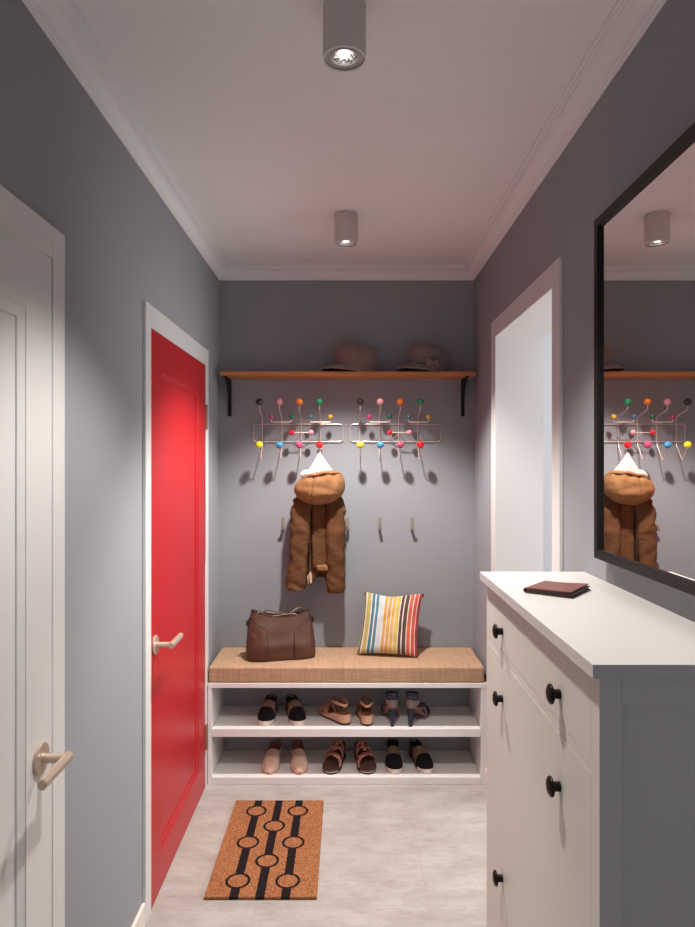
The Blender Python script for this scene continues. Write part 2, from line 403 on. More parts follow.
d1 = thing('door_1', (XL, (D1[0] + D1[1]) / 2, 0), kind='structure')
casing(MB(), -.674, XL, D1[0], D1[1], D1[2], .065, .065, .075).build('door_casing', M['white'], d1)
panel_door(d1, M['white'], -.676, D1[0], D1[1], D1[2], .120, .138, .2, 1)
door_handle(d1, -.678, 1.448, .892, -1, .122)
d2 = thing('door_2', (XL, (D2[0] + D2[1]) / 2, 0), kind='structure')
casing(MB(), -.674, XL, D2[0], D2[1], D2[2], .062, .062, .078).build('door_casing', M['white'], d2)
panel_door(d2, M['red'], -.677, D2[0], D2[1], D2[2], .13, .135, .13, 1)
door_handle(d2, -.679, 2.312, .903, 1, .125)
for z in (1.70, .185):
    MB().box(-.681, -.668, 3.112, 3.142, z, z + .115, .001).tube([(-.668, 3.128, z), (-.668, 3.128, z + .115)], .005).build('hinge', M['hinge'], d2)
d3 = thing('door_3', (XR, (O3[0] + O3[1]) / 2, 0), kind='structure')
casing(MB(), .659, XR, O3[0], O3[1], O3[2], .078, .088, .078).build('door_casing', M['white'], d3)
MB().box(.66, .874, O3[0] - .012, O3[0] + .001, 0, O3[2] + .001).box(.66, .874, O3[1] - .001, O3[1] + .012, 0, O3[2] + .001).box(.66, .874, O3[0] - .012, O3[1] + .012, O3[2] - .001, O3[2] + .012).build('door_jamb', M['white'], d3)

# ------------------------------------------------------------------ ceiling spotlights
def lamp(loc, label, power, group='cylinder ceiling spotlights'):
    x, y = loc; t = thing('ceiling_spotlight', (x, y, H), label, 'lamp', group)
    zb = H - .1235; R = .049
    T = Matrix.Translation((x, y, 0))
    MB().lathe([(0, H - .0005), (R - .003, H - .0005), (R - .003, H - .003), (R, H - .004), (R, zb + .002), (R - .0025, zb + .002), (R - .0025, zb + .010), (R - .003, H - .01), (0, H - .01)], T, 48).build('housing', M['lamp'], t)
    MB().lathe([(R, zb + .002), (R + .0004, zb), (R - .002, zb - .0005), (R - .004, zb + .001), (R - .004, zb + .003), (R - .002, zb + .003), (R, zb + .002)], T, 48).build('rim', M['lamp_rim'], t)
    MB().lathe([(R - .003, zb + .006), (.033, zb + .006), (.0325, zb + .004), (.0300, zb + .004), (.0295, zb + .007), (.0295, zb + .009), (R - .003, zb + .009), (R - .003, zb + .006)], T, 48).build('inner_ring', M['lamp_in'], t)
    rb = MB(); prof = [(.0295, zb + .007), (.027, zb + .012), (.021, zb + .022), (.012, zb + .03), (0, zb + .032)]
    rb.lathe(prof, T, 40).build('reflector', M['chrome'], t)
    MB().lathe([(0, zb + .008), (.008, zb + .0085), (.013, zb + .012), (.012, zb + .020), (0, zb + .024)], T, 24).build('bulb', M['bulb'], t)
    L = bpy.data.lights.new('spot', 'SPOT'); L.energy = power; L.color = (1, .945, .895); L.spot_size = math.radians(SPOT); L.spot_blend = .5; L.shadow_soft_size = .042
    lo = bpy.data.objects.new('spot_light', L); lo.location = (0, 0, zb - H - .004); lo.parent = t; COL.objects.link(lo)
SPOT = 103
lamp((-.008, 1.5), 'white cylinder ceiling spotlight at the top edge, nearer and larger', 96)
lamp((-.008, 2.764), 'white cylinder ceiling spotlight hanging near the back wall, farther and smaller', 180)

# ------------------------------------------------------------------ shelf
sh = thing('wall_shelf', (0, YB, 1.984), 'long brown wooden wall shelf on two black brackets above the coat racks', 'shelf')
MB().box(-.648, .648, 3.342, YB - .001, 1.984, 2.004, .002).build('shelf_board', M['shelfwood'], sh)
for x in (-.628, .610):
    b = MB(); w_ = .009; z0 = 1.983
    b.box(x - w_, x + w_, YB - .007, YB - .001, 1.788, z0, .001)
    b.box(x - w_, x + w_, 3.362, YB - .001, z0 - .006, z0 - .0005, .001)
    # curved gusset web
    n = 14; top = []; bot = []
    for k in range(n + 1):
        t = k / n * PI / 2
        yy = YB - .004 - .138 * (1 - math.sin(t)) if False else YB - .006 - .135 * (1 - math.cos(t))
        zz = z0 - .17 * (1 - math.sin(t)) ** 1.0 - .006
        top.append((yy, zz)); 
    rs = []
    for s in (-.006, .006):
        rs.append([(x + s, YB - .003, z0 - .176)] + [(x + s, a, c) for a, c in top] + [(x + s, top[-1][0], z0 - .002), (x + s, YB - .003, z0 - .002)])
    b.rings(rs)
    b.build('bracket', M['black'], sh)

# ------------------------------------------------------------------ caps
def cap(x, y, z, rx, ry, hgt, rz, mat, label, bow=False, tilt=-.12):
    t = thing('cap', (x, y, z), label, 'hat', 'caps on the wall shelf', rz)
    n = 48
    prof = [(0.94, .0), (.955, .22), (.985, .24), (1.0, .30), (1.005, .46), (.995, .62), (.965, .75), (.91, .86), (.81, .93), (.62, .975), (.35, 1.0), (.0, 1.0)]
    rs = []
    for r, h in prof:
        ring = []
        for k in range(n):
            a = 2 * PI * k / n
            px, py = rx * r * math.cos(a), ry * r * math.sin(a)
            w_ = nz(px * 22, py * 22, h * 4) * .006 * (h > .25)
            pz = hgt * h * (1 + tilt * px / rx * (h ** 2)) + w_
            lift = .016 * max(0, -px / rx) * (1 - h)
            ring.append((px * (1 + w_ * 3), py * (1 + w_ * 3), pz + lift))
        rs.append(ring)
    MB().rings(rs, caps=False).build('crown', mat, t, local=True, ang=60)
    # band
    def band(u, v):
        a = 2 * PI * u; px, py = rx * .965 * math.cos(a), ry * .965 * math.sin(a)
        return (px, py, .002 + v * .026 + .016 * max(0, -px / rx))
    MB().solid(band, 48, 2, .005).build('band', mat, t, local=True, ang=50)
    MB().lathe([(0, .03), (rx * .9, .03), (rx * .9, .004)], Matrix.Diagonal((1, ry / rx, 1, 1)), 32).build('lining', M['hat_in'], t, local=True)
    def brim(u, v):
        a = PI + (u - .5) * 2.5
        ex = .072 * v * math.sin(PI * u) ** .55
        px, py = (rx * .95 + ex) * math.cos(a), (ry * .95 + ex) * math.sin(a)
        return (px, py, .046 - .030 * v ** 1.5 * math.sin(PI * u) ** .5 - .030 * (2 * u - 1) ** 2)
    MB().solid(brim, 28, 8, .004).build('brim', mat, t, local=True, ang=50)
    if bow:
        a = math.radians(-62 - math.degrees(rz)) 
        a = BOWA
        bx, by = rx * math.cos(a), ry * math.sin(a); BZ = .042
        tx, ty = -math.sin(a), math.cos(a); nx, ny = math.cos(a), math.sin(a)
        m_ = MB()
        for s in (-1, 1):
            def wing(u, v, s=s):
                q = s * (.003 + .034 * u); wd = .008 + .013 * u
                return (bx + tx * q + nx * (.012 + .010 * math.sin(PI * u)), by + ty * q + ny * (.012 + .010 * math.sin(PI * u)), BZ + (v - .5) * 2 * wd + .002 * math.sin(9 * v))
            m_.solid(wing, 8, 6, .004)
        m_.ball((bx + nx * .012, by + ny * .012, BZ), .0085, 14)
        m_.build('bow', mat, t, local=True, ang=50)
    return t
BOWA = math.radians(-100)
cap(.043, 3.425, 2.0045, .116, .082, .148, math.radians(14), M['hat'], 'plain brown wool peaked cap, left of the two caps on the shelf')
BOWA = math.radians(-100)
cap(.418, 3.425, 2.0045, .114, .082, .142, math.radians(20), M['hat2'], 'grey-brown wool peaked cap with a bow on its band, right on the shelf', bow=True)

# ------------------------------------------------------------------ wire racks with coloured balls
def rack(x0, label, sh=0.):
    """x0: centre of the rack"""
    t = thing('coat_rack', (x0, YB, 1.652), label, 'coat rack', 'wire coat racks with coloured balls')
    yw = 3.503; half = .238; FX = .035; r = .0021; c = .014
    m = MB(); pts = []
    for (cx, cz, a0) in ((half - c, 1.746 - c, 0), (-half + c, 1.746 - c, 90), (-half + c, 1.654 + c, 180), (half - c, 1.654 + c, 270)):
        for k in range(5):
            a = math.radians(a0 + k * 22.5); pts.append((x0 + FX + cx + c * math.cos(a), yw, cz + c * math.sin(a)))
    pts.append(pts[0]); m.tube(pts, r, 8)
    
    for sx in (-.17, .17): m.tube([(x0 + FX + sx, yw, 1.746), (x0 + FX + sx, YB - .0005, 1.746)], .003, 8)
    m.build('frame', M['wire'], t)
    cols_t = ['black', 'pink', 'orange', 'green']; cols_b = ['yellow', 'blue', 'rose', 'red']
    for i in range(4):
        x = x0 + (-1.5 + i) * .1025; yb_ = 3.38
        w_ = MB()
        w_.tube([(x, yb_, 1.845), (x, yb_, 1.818), (x, yb_ + .008, 1.812), (x, 3.485, 1.788), (x, 3.497, 1.780), (x, 3.499, 1.76), (x, 3.499, 1.650), (x, 3.494, 1.630),
                 (x, 3.438, 1.560), (x, 3.431, 1.556), (x, 3.425, 1.562), (x, yb_, 1.630)], r, 8)
        w_.build('hook', M['wire'], t)
        MB().ball((x, yb_, 1.853), .0188, 28).build('ball', BM[cols_t[i]], t)['label'] = cols_t[i].replace('rose', 'deep pink') + ' ball'
        MB().ball((x, yb_, 1.633), .0188, 28).build('ball', BM[cols_b[i]], t)['label'] = cols_b[i].replace('rose', 'deep pink') + ' ball'
    yb_ = 3.42
    for i, (a, b, ca, cb) in enumerate(((-.102, .004, 'magenta', 'darkgreen'), (.101, .205, 'slate', 'mustard'))):
        MB().tube([(x0 + sh + a, yb_, 1.775), (x0 + sh + a, yb_, 1.757), (x0 + sh + a + .004, yb_ + .002, 1.752), (x0 + sh + b - .004, yb_ + .002, 1.752), (x0 + sh + b, yb_, 1.757), (x0 + sh + b, yb_, 1.775)], r, 8)\
            .tube([(x0 + sh + (a + b) / 2, yb_ + .002, 1.752), (x0 + sh + (a + b) / 2, yw, 1.743)], r, 8).build('hook', M['wire'], t)
        MB().ball((x0 + sh + a, yb_, 1.779), .0135, 22).build('ball', BM[ca], t)['label'] = 'small %s ball' % ca.replace('darkgreen', 'dark green')
        MB().ball((x0 + sh + b, yb_, 1.779), .0135, 22).build('ball', BM[cb], t)['label'] = 'small %s ball' % {'darkgreen': 'dark green', 'mustard': 'mustard yellow'}.get(cb, cb)
    yb_ = 3.42
    MB().tube([(x0 + sh + .004, yb_, 1.698), (x0 + sh + .105, yb_, 1.698)], r, 8).tube([(x0 + sh + .015, yw, 1.654), (x0 + sh + .052, yb_, 1.698), (x0 + sh + .090, yw, 1.654)], r, 8).build('hook', M['wire'], t)
    MB().ball((x0 + sh + .004, yb_, 1.698), .0145, 22).build('ball', BM['red'], t)['label'] = 'small red ball'
    MB().ball((x0 + sh + .105, yb_, 1.698), .0145, 22).build('ball', BM['pink'], t)['label'] = 'small light pink ball'
rack(-.300, 'white wire coat rack with coloured balls, left one, holding the brown jacket', .004)
rack(.2165, 'white wire coat rack with coloured balls, right one, with nothing hanging on it', -.004)

# ------------------------------------------------------------------ small strip hooks
hk = ['small flat metal wall hook left of the hanging jacket', 'small flat metal wall hook at the right edge of the jacket',
      'small flat metal wall hook above the striped pillow, second from the right', 'small flat metal wall hook farthest right on the back wall']
for x, lb in zip((-.345, -.002, .169, .340), hk):
    t = thing('wall_hook', (x, YB, 1.18), lb, 'hook', 'flat metal wall hooks')
    MB().box(x - .008, x + .008, YB - .0055, YB - .0005, 1.178, 1.250, .001).build('plate', M['hook'], t)
    def arm(u, v, x=x):
        a = u * PI * .75
        return (x + (v - .5) * .015, YB - .005 - .034 * math.sin(a) ** 1 if u < .66 else YB - .039 - (u - .66) * .01, 1.188 - .004 * math.sin(a) + max(0, u - .45) * .05)
    MB().solid(arm, 14, 2, .003).build('prong', M['hook'], t)

# ------------------------------------------------------------------ bench
be = thing('shoe_bench', (-.006, 3.34, 0), 'low white bench with two open shoe shelves across the back wall', 'bench')
BX0, BX1, BY0, BY1 = -.671, .667, 3.157, 3.470
MB().box(BX0, BX1, BY0, YB - .002, .4635, .4860, .0015).build('seat_board', M['bench'], be)
for a, b in ((BX0, BX0 + .018), (BX1 - .030, BX1)): MB().box(a, b, BY0 + .002, YB - .003, 0, .4632, .0015).build('side_panel', M['bench'], be)
MB().box(BX0 + .0185, BX1 - .0305, BY0 + .003, 3.460, .2275, .2665, .0025).build('shelf_board', M['bench'], be)
MB().box(BX0 + .0185, BX1 - .0305, BY0 + .003, 3.460, .0, .035, .0025).build('shelf_board', M['bench'], be)
MB().box(BX0 + .0185, BX1 - .0305, 3.461, 3.473, .0, .4632).build('back_panel', M['wall'], be)

# seat cushion
cz0, cz1 = .4862, .5630
rs = []
cm = MB()
def cush():
    bm = cm.bm
    nx_, ny_ = 60, 18
    x0, x1, y0, y1 = -.669, .655, 3.161, 3.506
    cm.box(x0, x1, y0, y1, cz0, cz1, .010, 4)
cush()
o = cm.build('bench_cushion', M['burlap'], ang=50); tag(o, 'long tan woven burlap seat cushion lying on the white bench', 'cushion')

# ------------------------------------------------------------------ handbag
def handbag():
    t = thing('handbag', (-.338, 3.318, .5632), 'brown leather handbag with drooping handles on the left of the burlap cushion', 'bag', rz=math.radians(13))
    n = 72; NZ = 22
    def P(u, v, off=0.):
        """u angle 0..1 around, v 0..1 up"""
        a = 2 * PI * u; ct, st = math.cos(a), math.sin(a)
        hw = lerp([(0, .163), (.06, .170), (.3, .168), (.7, .158), (1, .146)], v) + off
        hd = lerp([(0, .060), (.06, .067), (.35, .066), (.7, .048), (1, .030)], v) + off
        e = 3.6 - 1.2 * v
        x = hw * math.copysign(abs(ct) ** (2 / e), ct); y = hd * math.copysign(abs(st) ** (2 / e), st)
        top = .205 + .030 * (x / .146) ** 2 - (.006 * x / .146)
        z = .0005 + v * top
        dent = nz(x * 14 + 3, y * 9, z * 12) * .010 * math.sin(PI * min(1, v * 1.1)) 
        dent += -.010 * math.exp(-((x + .06) ** 2 / .002 + (z - .07) ** 2 / .0012)) - .009 * math.exp(-((x - .10) ** 2 / .002 + (z - .07) ** 2 / .001))
        y2 = y + math.copysign(dent, y) * min(1, abs(y) / .03)
        return Vector((x, y2 + .02 * v, z))
    rs = [[P(k / n, j / NZ) for k in range(n)] for j in range(NZ + 1)]
    bot = [[Vector((p.x * .6, p.y * .6, .0005)) for p in rs[0]]]
    m = MB(); m.rings(bot + rs, caps=True)
    bm = m.bm; bm.faces.ensure_lookup_table()
    f_ = [f for f in bm.faces if len(f.verts) > 4 and f.calc_center_median().z > .1]
    bmesh.ops.delete(bm, geom=f_, context='FACES')
    m.build('body', M['leather'], t, local=True, ang=50)
    # inner cloth
    rin = []
    for dz, s in ((0, .97), (-.02, .9), (-.035, .5)):
        rin.append([Vector((p.x * s, (p.y - .02) * s + .02, p.z + dz)) for p in rs[-1]])
    m = MB(); m.rings(rin, caps=False); m.bm.faces.new([m.bm.verts.new(p) for p in rin[-1]])
    m.build('inside', M['leather_in'], t, local=True, ang=60)
    MB().tube([p + Vector((0, 0, .001)) for p in rs[-1]] + [rs[-1][0] + Vector((0, 0, .001))], .0022, 6).build('rim', M['leather_edge'], t, local=True)
    # side pocket panels, front face (u 0.5..1 is the -y side)
    def pocket(side):
        def fn(q, v):
            xx = side * (.060 + .113 * q) if side > 0 else side * (.072 + .10 * q)
            topv = (.62 + .26 * q ** .7) if side > 0 else (.70 + .14 * q)
            vv = .01 + v * (topv - .01)
            # find u on the -y side giving this x
            hw = lerp([(0, .163), (.06, .170), (.3, .168), (.7, .158), (1, .146)], vv)
            e = 3.6 - 1.2 * vv
            r = max(-1, min(1, xx / (hw + .001))); ct = math.copysign(abs(r) ** (e / 2), r)
            a = -math.acos(max(-.9999, min(.9999, ct)))
            return P(a / (2 * PI), vv, .0035)
        return fn
    MB().solid(pocket(1), 22, 16, .004).build('side_pocket', M['leather'], t, local=True, ang=50)
    MB().solid(pocket(-1), 22, 16, .003).build('side_pocket', M['leather'], t, local=True, ang=50)
    for pf in (pocket(1), pocket(-1)):
        ed = [pf(0, j / 10) for j in range(11)] + [pf(i / 14, 1) for i in range(1, 15)]
        MB().tube([Vector(p) + Vector((0, -.002, .001)) for p in ed], .0013, 6).build('pocket_piping', M['leather_edge'], t, local=True)
    for s in (-1, 1): MB().box(s * .166 - .005, s * .166 + .005, .0, .022, .165, .192, .003).build('tab', M['leather_edge'], t, local=True)
    # handles
    def strap(pts, r=.0042):
        P2 = [Vector(p) for p in pts]; out = []
        for i in range(len(P2) - 1):
            p0, p1, p2, p3 = P2[max(i - 1, 0)], P2[i], P2[i + 1], P2[min(i + 2, len(P2) - 1)]
            for k in range(6):
                q = k / 6; out.append(.5 * ((2 * p1) + (p2 - p0) * q + (2 * p0 - 5 * p1 + 4 * p2 - p3) * q * q + (-p0 + 3 * p1 - 3 * p2 + p3) * q ** 3))
        out.append(P2[-1]); MB().tube(out, r, 8).build('handle', M['strap'], t, local=True)
    strap([(-.125, -.004, .205), (-.112, .0, .232), (-.080, .010, .216), (-.040, .010, .206), (.02, .004, .212), (.070, -.006, .215), (.080, -.010, .200)])
    strap([(-.080, .045, .205), (-.074, .040, .230), (-.03, .030, .228), (.03, .005, .212), (.06, .02, .222), (.10, .035, .238), (.128, .04, .225)], .0036)
handbag()

# ------------------------------------------------------------------ striped pillow
def pillow():
    W = Vector((.296, -.050, 0)); U = Vector((.042, .128, .300))
    o0 = Vector((.047, 3.348, .5665))
    wn = W.normalized(); un = U.normalized(); nn = wn.cross(un).normalized()
    t = thing('throw_pillow', (.205, 3.36, .5632), 'square pillow with multicoloured vertical stripes leaning on the back wall', 'pillow')
    n = 34; m = MB(); bm = m.bm; uvl = bm.loops.layers.uv.new('UVMap')
    def pt(u, v, s):
        a, b = 2 * u - 1, 2 * v - 1
        e = (max(0, 1 - a * a) * max(0, 1 - b * b)) ** .42
        th = .052 * e
        aa = a * (1 - .07 * (1 - b * b)); bb = b * (1 - .06 * (1 - a * a))
        bb -= .075 * math.exp(-((a + .05) ** 2) / .22) * max(0, b)
        wv = nz(a * 3 + 7, b * 3, s * 2) * .010 * e
        p = o0 + W * .5 + U * .5 + wn * aa * .153 + un * bb * .160 + nn * (s * (th) + wv * s)
        return p
    vv = {}
    for s in (1, -1):
        for i in range(n + 1):
            for j in range(n + 1):
                edge = i in (0, n) or j in (0, n)
                if edge and s == -1: vv[(s, i, j)] = vv[(1, i, j)]
                else: vv[(s, i, j)] = bm.verts.new(pt(i / n, j / n, s))
        for i in range(n):
            for j in range(n):
                q = [(i, j), (i + 1, j), (i + 1, j + 1), (i, j + 1)]
                f = bm.faces.new([vv[(s, *k)] for k in (q if s == 1 else q[::-1])])
                for l, k in zip(f.loops, (q if s == 1 else q[::-1])): l[uvl].uv = (k[0] / n, k[1] / n)
    m.build('cover', M['stripes'], t, ang=70)
    c = o0 + W * .5 + U * .5 + wn * .153 + un * .158
    MB().box(c.x - .002, c.x + .006, c.y - .001, c.y + .001, c.z - .016, c.z, 0).build('tag', M['gap'], t)
pillow()

# ------------------------------------------------------------------ jacket
def jacket():
    t = thing('jacket', (-.145, 3.40, .89), 'child sized brown hooded jacket hanging by its loop from a red ball', 'jacket')
    n = 40
    def tubeloft(name, mat, secs, e=2.6, wr=.007, seed=0., f=(18, 10, 34), steps=40):
        """secs: (z, cx, cy, a, b) top to bottom"""
        rs = []
        for j in range(steps + 1):
            q = j / steps * (len(secs) - 1); i = min(int(q), len(secs) - 2); r = q - i; r = r * r * (3 - 2 * r) * .5 + r * .5
            z, cx, cy, a, b = [p + (s - p) * r for p, s in zip(secs[i], secs[i + 1])]
            ring = []
            for (x, y) in rrect(a, b, e, n):
                w_ = nz(x * f[0] + seed, y * f[1] + seed, z * f[2] + x * 14) * wr + (abs(nz(x * 16 + seed, y * 12, z * 62 + x * 45)) - .2) * wr * .8
                L = math.hypot(x, y) + 1e-6
                ring.append((cx + x + x / L * w_, cy + y + y / L * w_, z + nz(x * 20 + seed, y * 20, 1) * .004))
            rs.append(ring)
        return MB().rings(rs).build(name, mat, t, ang=70)
    # back body behind everything
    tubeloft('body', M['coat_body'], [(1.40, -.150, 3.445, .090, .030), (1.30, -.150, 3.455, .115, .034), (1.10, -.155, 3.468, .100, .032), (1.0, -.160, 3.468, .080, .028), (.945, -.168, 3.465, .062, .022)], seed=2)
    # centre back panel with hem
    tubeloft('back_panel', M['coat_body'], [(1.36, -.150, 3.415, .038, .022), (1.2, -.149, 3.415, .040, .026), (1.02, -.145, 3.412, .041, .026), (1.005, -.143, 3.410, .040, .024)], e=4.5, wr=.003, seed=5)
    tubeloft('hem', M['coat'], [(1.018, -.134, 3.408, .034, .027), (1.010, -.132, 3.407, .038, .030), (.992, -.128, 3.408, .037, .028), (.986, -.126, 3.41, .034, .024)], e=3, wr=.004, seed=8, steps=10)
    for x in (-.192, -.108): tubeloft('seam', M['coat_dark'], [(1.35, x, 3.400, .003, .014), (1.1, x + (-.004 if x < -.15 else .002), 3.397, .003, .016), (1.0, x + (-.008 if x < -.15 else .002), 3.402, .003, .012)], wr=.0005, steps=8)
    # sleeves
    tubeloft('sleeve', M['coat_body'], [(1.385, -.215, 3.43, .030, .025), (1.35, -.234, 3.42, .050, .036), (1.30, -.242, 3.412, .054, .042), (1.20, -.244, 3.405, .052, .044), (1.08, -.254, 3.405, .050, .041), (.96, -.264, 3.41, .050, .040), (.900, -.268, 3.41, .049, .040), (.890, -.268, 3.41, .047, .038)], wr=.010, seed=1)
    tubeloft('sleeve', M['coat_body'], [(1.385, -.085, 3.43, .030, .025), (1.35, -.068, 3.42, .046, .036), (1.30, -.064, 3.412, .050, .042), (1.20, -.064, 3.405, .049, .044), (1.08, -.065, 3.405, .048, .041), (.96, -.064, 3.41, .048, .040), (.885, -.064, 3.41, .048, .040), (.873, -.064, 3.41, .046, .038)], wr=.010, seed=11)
    # lower front flaps swinging below the back panel
    def flap(p0, p1, p2, p3):
        p0, p1, p2, p3 = map(Vector, (p0, p1, p2, p3))
        def fn(u, v):
            a = p0.lerp(p1, u); b = p3.lerp(p2, u); c = a.lerp(b, v)
            return c + Vector((0, .010 * math.sin(u * 7) * v, 0))
        return fn
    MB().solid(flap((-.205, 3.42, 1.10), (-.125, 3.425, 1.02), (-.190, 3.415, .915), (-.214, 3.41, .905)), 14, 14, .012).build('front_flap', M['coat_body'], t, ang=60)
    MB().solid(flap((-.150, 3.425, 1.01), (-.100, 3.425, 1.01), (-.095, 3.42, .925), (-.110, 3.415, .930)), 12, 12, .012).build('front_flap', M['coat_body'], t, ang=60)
    MB().solid(flap((-.212, 3.400, .955), (-.190, 3.398, .985), (-.186, 3.400, .925), (-.204, 3.402, .912)), 6, 8, .004).build('facing', M['coat_lining'], t, ang=60)
    # hood
    m = MB(); rs = []; nu, nv = 192, 70
    cx, cy, cz = -.145, 3.365, 1.412
    for j in range(nv + 1):
        th = PI * j / nv; ring = []
        for k in range(nu):
            a = 2 * PI * k / nu
            sx, sy, sz = math.sin(th) * math.cos(a), math.sin(th) * math.sin(a), math.cos(th)
            ex = lambda c, p: math.copysign(abs(c) ** p, c)
            x, y, z = .130 * ex(sx, .82), .072 * ex(sy, .9), .085 * ex(sz, .85)
            # taper downwards, upper edge higher on the right
            x *= 1 - .16 * max(0, -sz) ** 1.3
            z += .022 * (x / .13) * max(0, sz) ** .5 + .006 * (x / .13)
            front = max(0, -sy)
            g = nz(x * 28 + 4, 1.3, z * 10) * .010 * max(0, sz) + nz(x * 16, y * 16, z * 22 + 9) * .009
            g -= .009 * math.exp(-((x + .035 - z * .12) / .004) ** 2) * front
            if sz > .1 and front > 0: g += .013 * math.sin(x * 115 + 1.0 + z * 20) * (sz - .1) * front * (.5 + x / .13)
            y += -g * (1 if sy < 0 else -1); z += g * .5 * sz
            ring.append((cx + x, cy + y, cz + z))
        rs.append(ring)
    m.rings(rs, caps=False); m.build('hood', M['coat'], t, ang=70)
    # rolled hood edge
    rim = []
    for k in range(41):
        q = k / 40; a = PI + PI * q
        x = .100 * math.cos(a); rim.append((cx + x + .004, cy - .006 + .046 * math.sin(a), cz + .074 + .017 * (x / .1) - .020 * abs(x / .1) ** 3 + .003 * math.sin(x * 90)))
    MB().tube(rim, [.003 + .0055 * math.sin(PI * k / 40) ** .6 for k in range(41)], 10).build('hood_edge', M['coat'], t, ang=70)
    # white lining peak
    m = MB(); rs = []
    for j in range(21):
        q = j / 20; z = 1.592 - q * .125; hw = .006 + .082 * q ** 1.1; hd = .006 + .044 * q
        ring = []
        for k in range(48):
            a = 2 * PI * k / 48; x, y = hw * math.cos(a), hd * math.sin(a)
            f_ = 1 - .45 * math.exp(-((x + .014 * q + .002) / (.004 + .006 * q)) ** 2) * (1 if y < 0 else 0)
            f2 = 1 + .10 * math.sin(3 * a + 1) * q
            ring.append((-.145 + x * f2, 3.378 + .004 * q + y * f_ * f2, z + .004 * math.sin(4 * a) * q))
        rs.append(ring)
    m.rings(rs); m.build('lining', M['fleece'], t, ang=50)
    m = MB(); rs = []
    for j in range(13):
        th = PI * j / 12; rs.append([(-.208 + .032 * math.sin(th) * math.cos(a) * 1.15, 3.375 + .03 * math.sin(th) * math.sin(a), 1.480 + .021 * math.cos(th) + .006 * math.sin(3 * a)) for a in [2 * PI * k / 24 for k in range(24)]])
    m.rings(rs, caps=False); m.build('lining', M['fleece'], t, ang=70)
    # hanging loop over the hook wire below the ball
    loop = [(-.146 + .012 * math.cos(a), 3.395, 1.598 + .010 * math.sin(a)) for a in [2 * PI * k / 16 for k in range(17)]]
    MB().tube(loop, .003, 8).build('hanger_loop', M['strapbrown'], t)
jacket()

# ------------------------------------------------------------------ door mat
o = MB().box(-.1995, .1995, -.334, .334, 0, .011, .003).build('door_mat', M['coir'], ang=40)
o.location = (MATC[0], MATC[1] - .013, .0005)
tag(o, 'brown coir door mat with black stripes and rings on the floor', 'mat')

# ------------------------------------------------------------------ shoe cabinet
def cabinet():
    X0, X1, Ya, Yb_, ZT = .3886, .6685, 1.020, 1.851, 1.2330
    t = thing('shoe_cabinet', ((X0 + X1) / 2, (Ya + Yb_) / 2, 0), 'tall narrow white shoe cabinet with black knobs against the right wall', 'cabinet')
    MB().box(.3726, .6690, 1.005, 1.866, ZT - .0228, ZT, .0015).build('cabinet_top', M['cab_top'], t)
    zt = ZT - .0232; W = M['white_cab']; ps = .035
    for x0, x1, y0, y1 in ((X0, X0 + ps, Ya, Ya + ps), (X1 - ps, X1, Ya, Ya + ps), (X1 - ps, X1, Yb_ - ps, Yb_), (X0 + .0200, X0 + ps, Yb_ - ps, Yb_)):
            MB().box(x0, x1, y0, y1, 0, zt, .0008).build('post', W, t)
    for y0, y1, p0, p1 in ((Ya, Ya + .018, Ya + .010, Ya + .018), (Yb_ - .018, Yb_, Yb_ - .018, Yb_ - .010)):
        MB().box(X0 + ps, X1 - ps, y0, y1, zt - .044, zt, .0008).build('side_rail', W, t)
        MB().box(X0 + ps, X1 - ps, y0, y1, .10, .16, .0008).build('side_rail', W, t)
        MB().box(X0 + ps, X1 - ps, p0, p1, .16, zt - .044).build('side_panel', W, t)
    MB().box(X1 - .012, X1 - .004, Ya + ps, Yb_ - ps, .1, zt).build('back_panel', W, t)
    ya, yb = Ya + ps, Yb_ - .0005
    MB().box(X0 + .0006, X0 + .0195, ya + .0006, yb, 1.0437, 1.0633, .0003).build('front_rail', W, t)
    MB().box(X0 + .0006, X0 + .0195, ya + .0006, yb, .10, .140, .0003).build('front_rail', W, t)
    g = .0006
    for nm, z0, z1, kzs in (('drawer', 1.0640, zt - .0010, (1.1165,)), ('door', .1412, 1.0430, (.947, .495))):
        d = MB().box(X0 + .0002, X0 + .019, ya + g, yb, z0, z1, .0004).build(nm, W, t)
        for ky, kz in [(q, r) for q in (1.21, 1.661) for r in kzs]:
            X = Matrix.Translation((X0, ky, kz)) @ Matrix.Rotation(-PI / 2, 4, 'Y')
            k = MB().lathe([(0, 0), (.0088, 0), (.0088, .0125), (.0105, .0135), (.0172, .0145), (.0186, .0165), (.0178, .0195), (.0130, .0225), (.006, .0240), (0, .0243)], X, 32)
            bmesh.ops.translate(k.bm, vec=-Vector(t.location), verts=k.bm.verts)
            ko = k.build('knob', M['knob'], None, ang=50); ko.parent = d
cabinet()

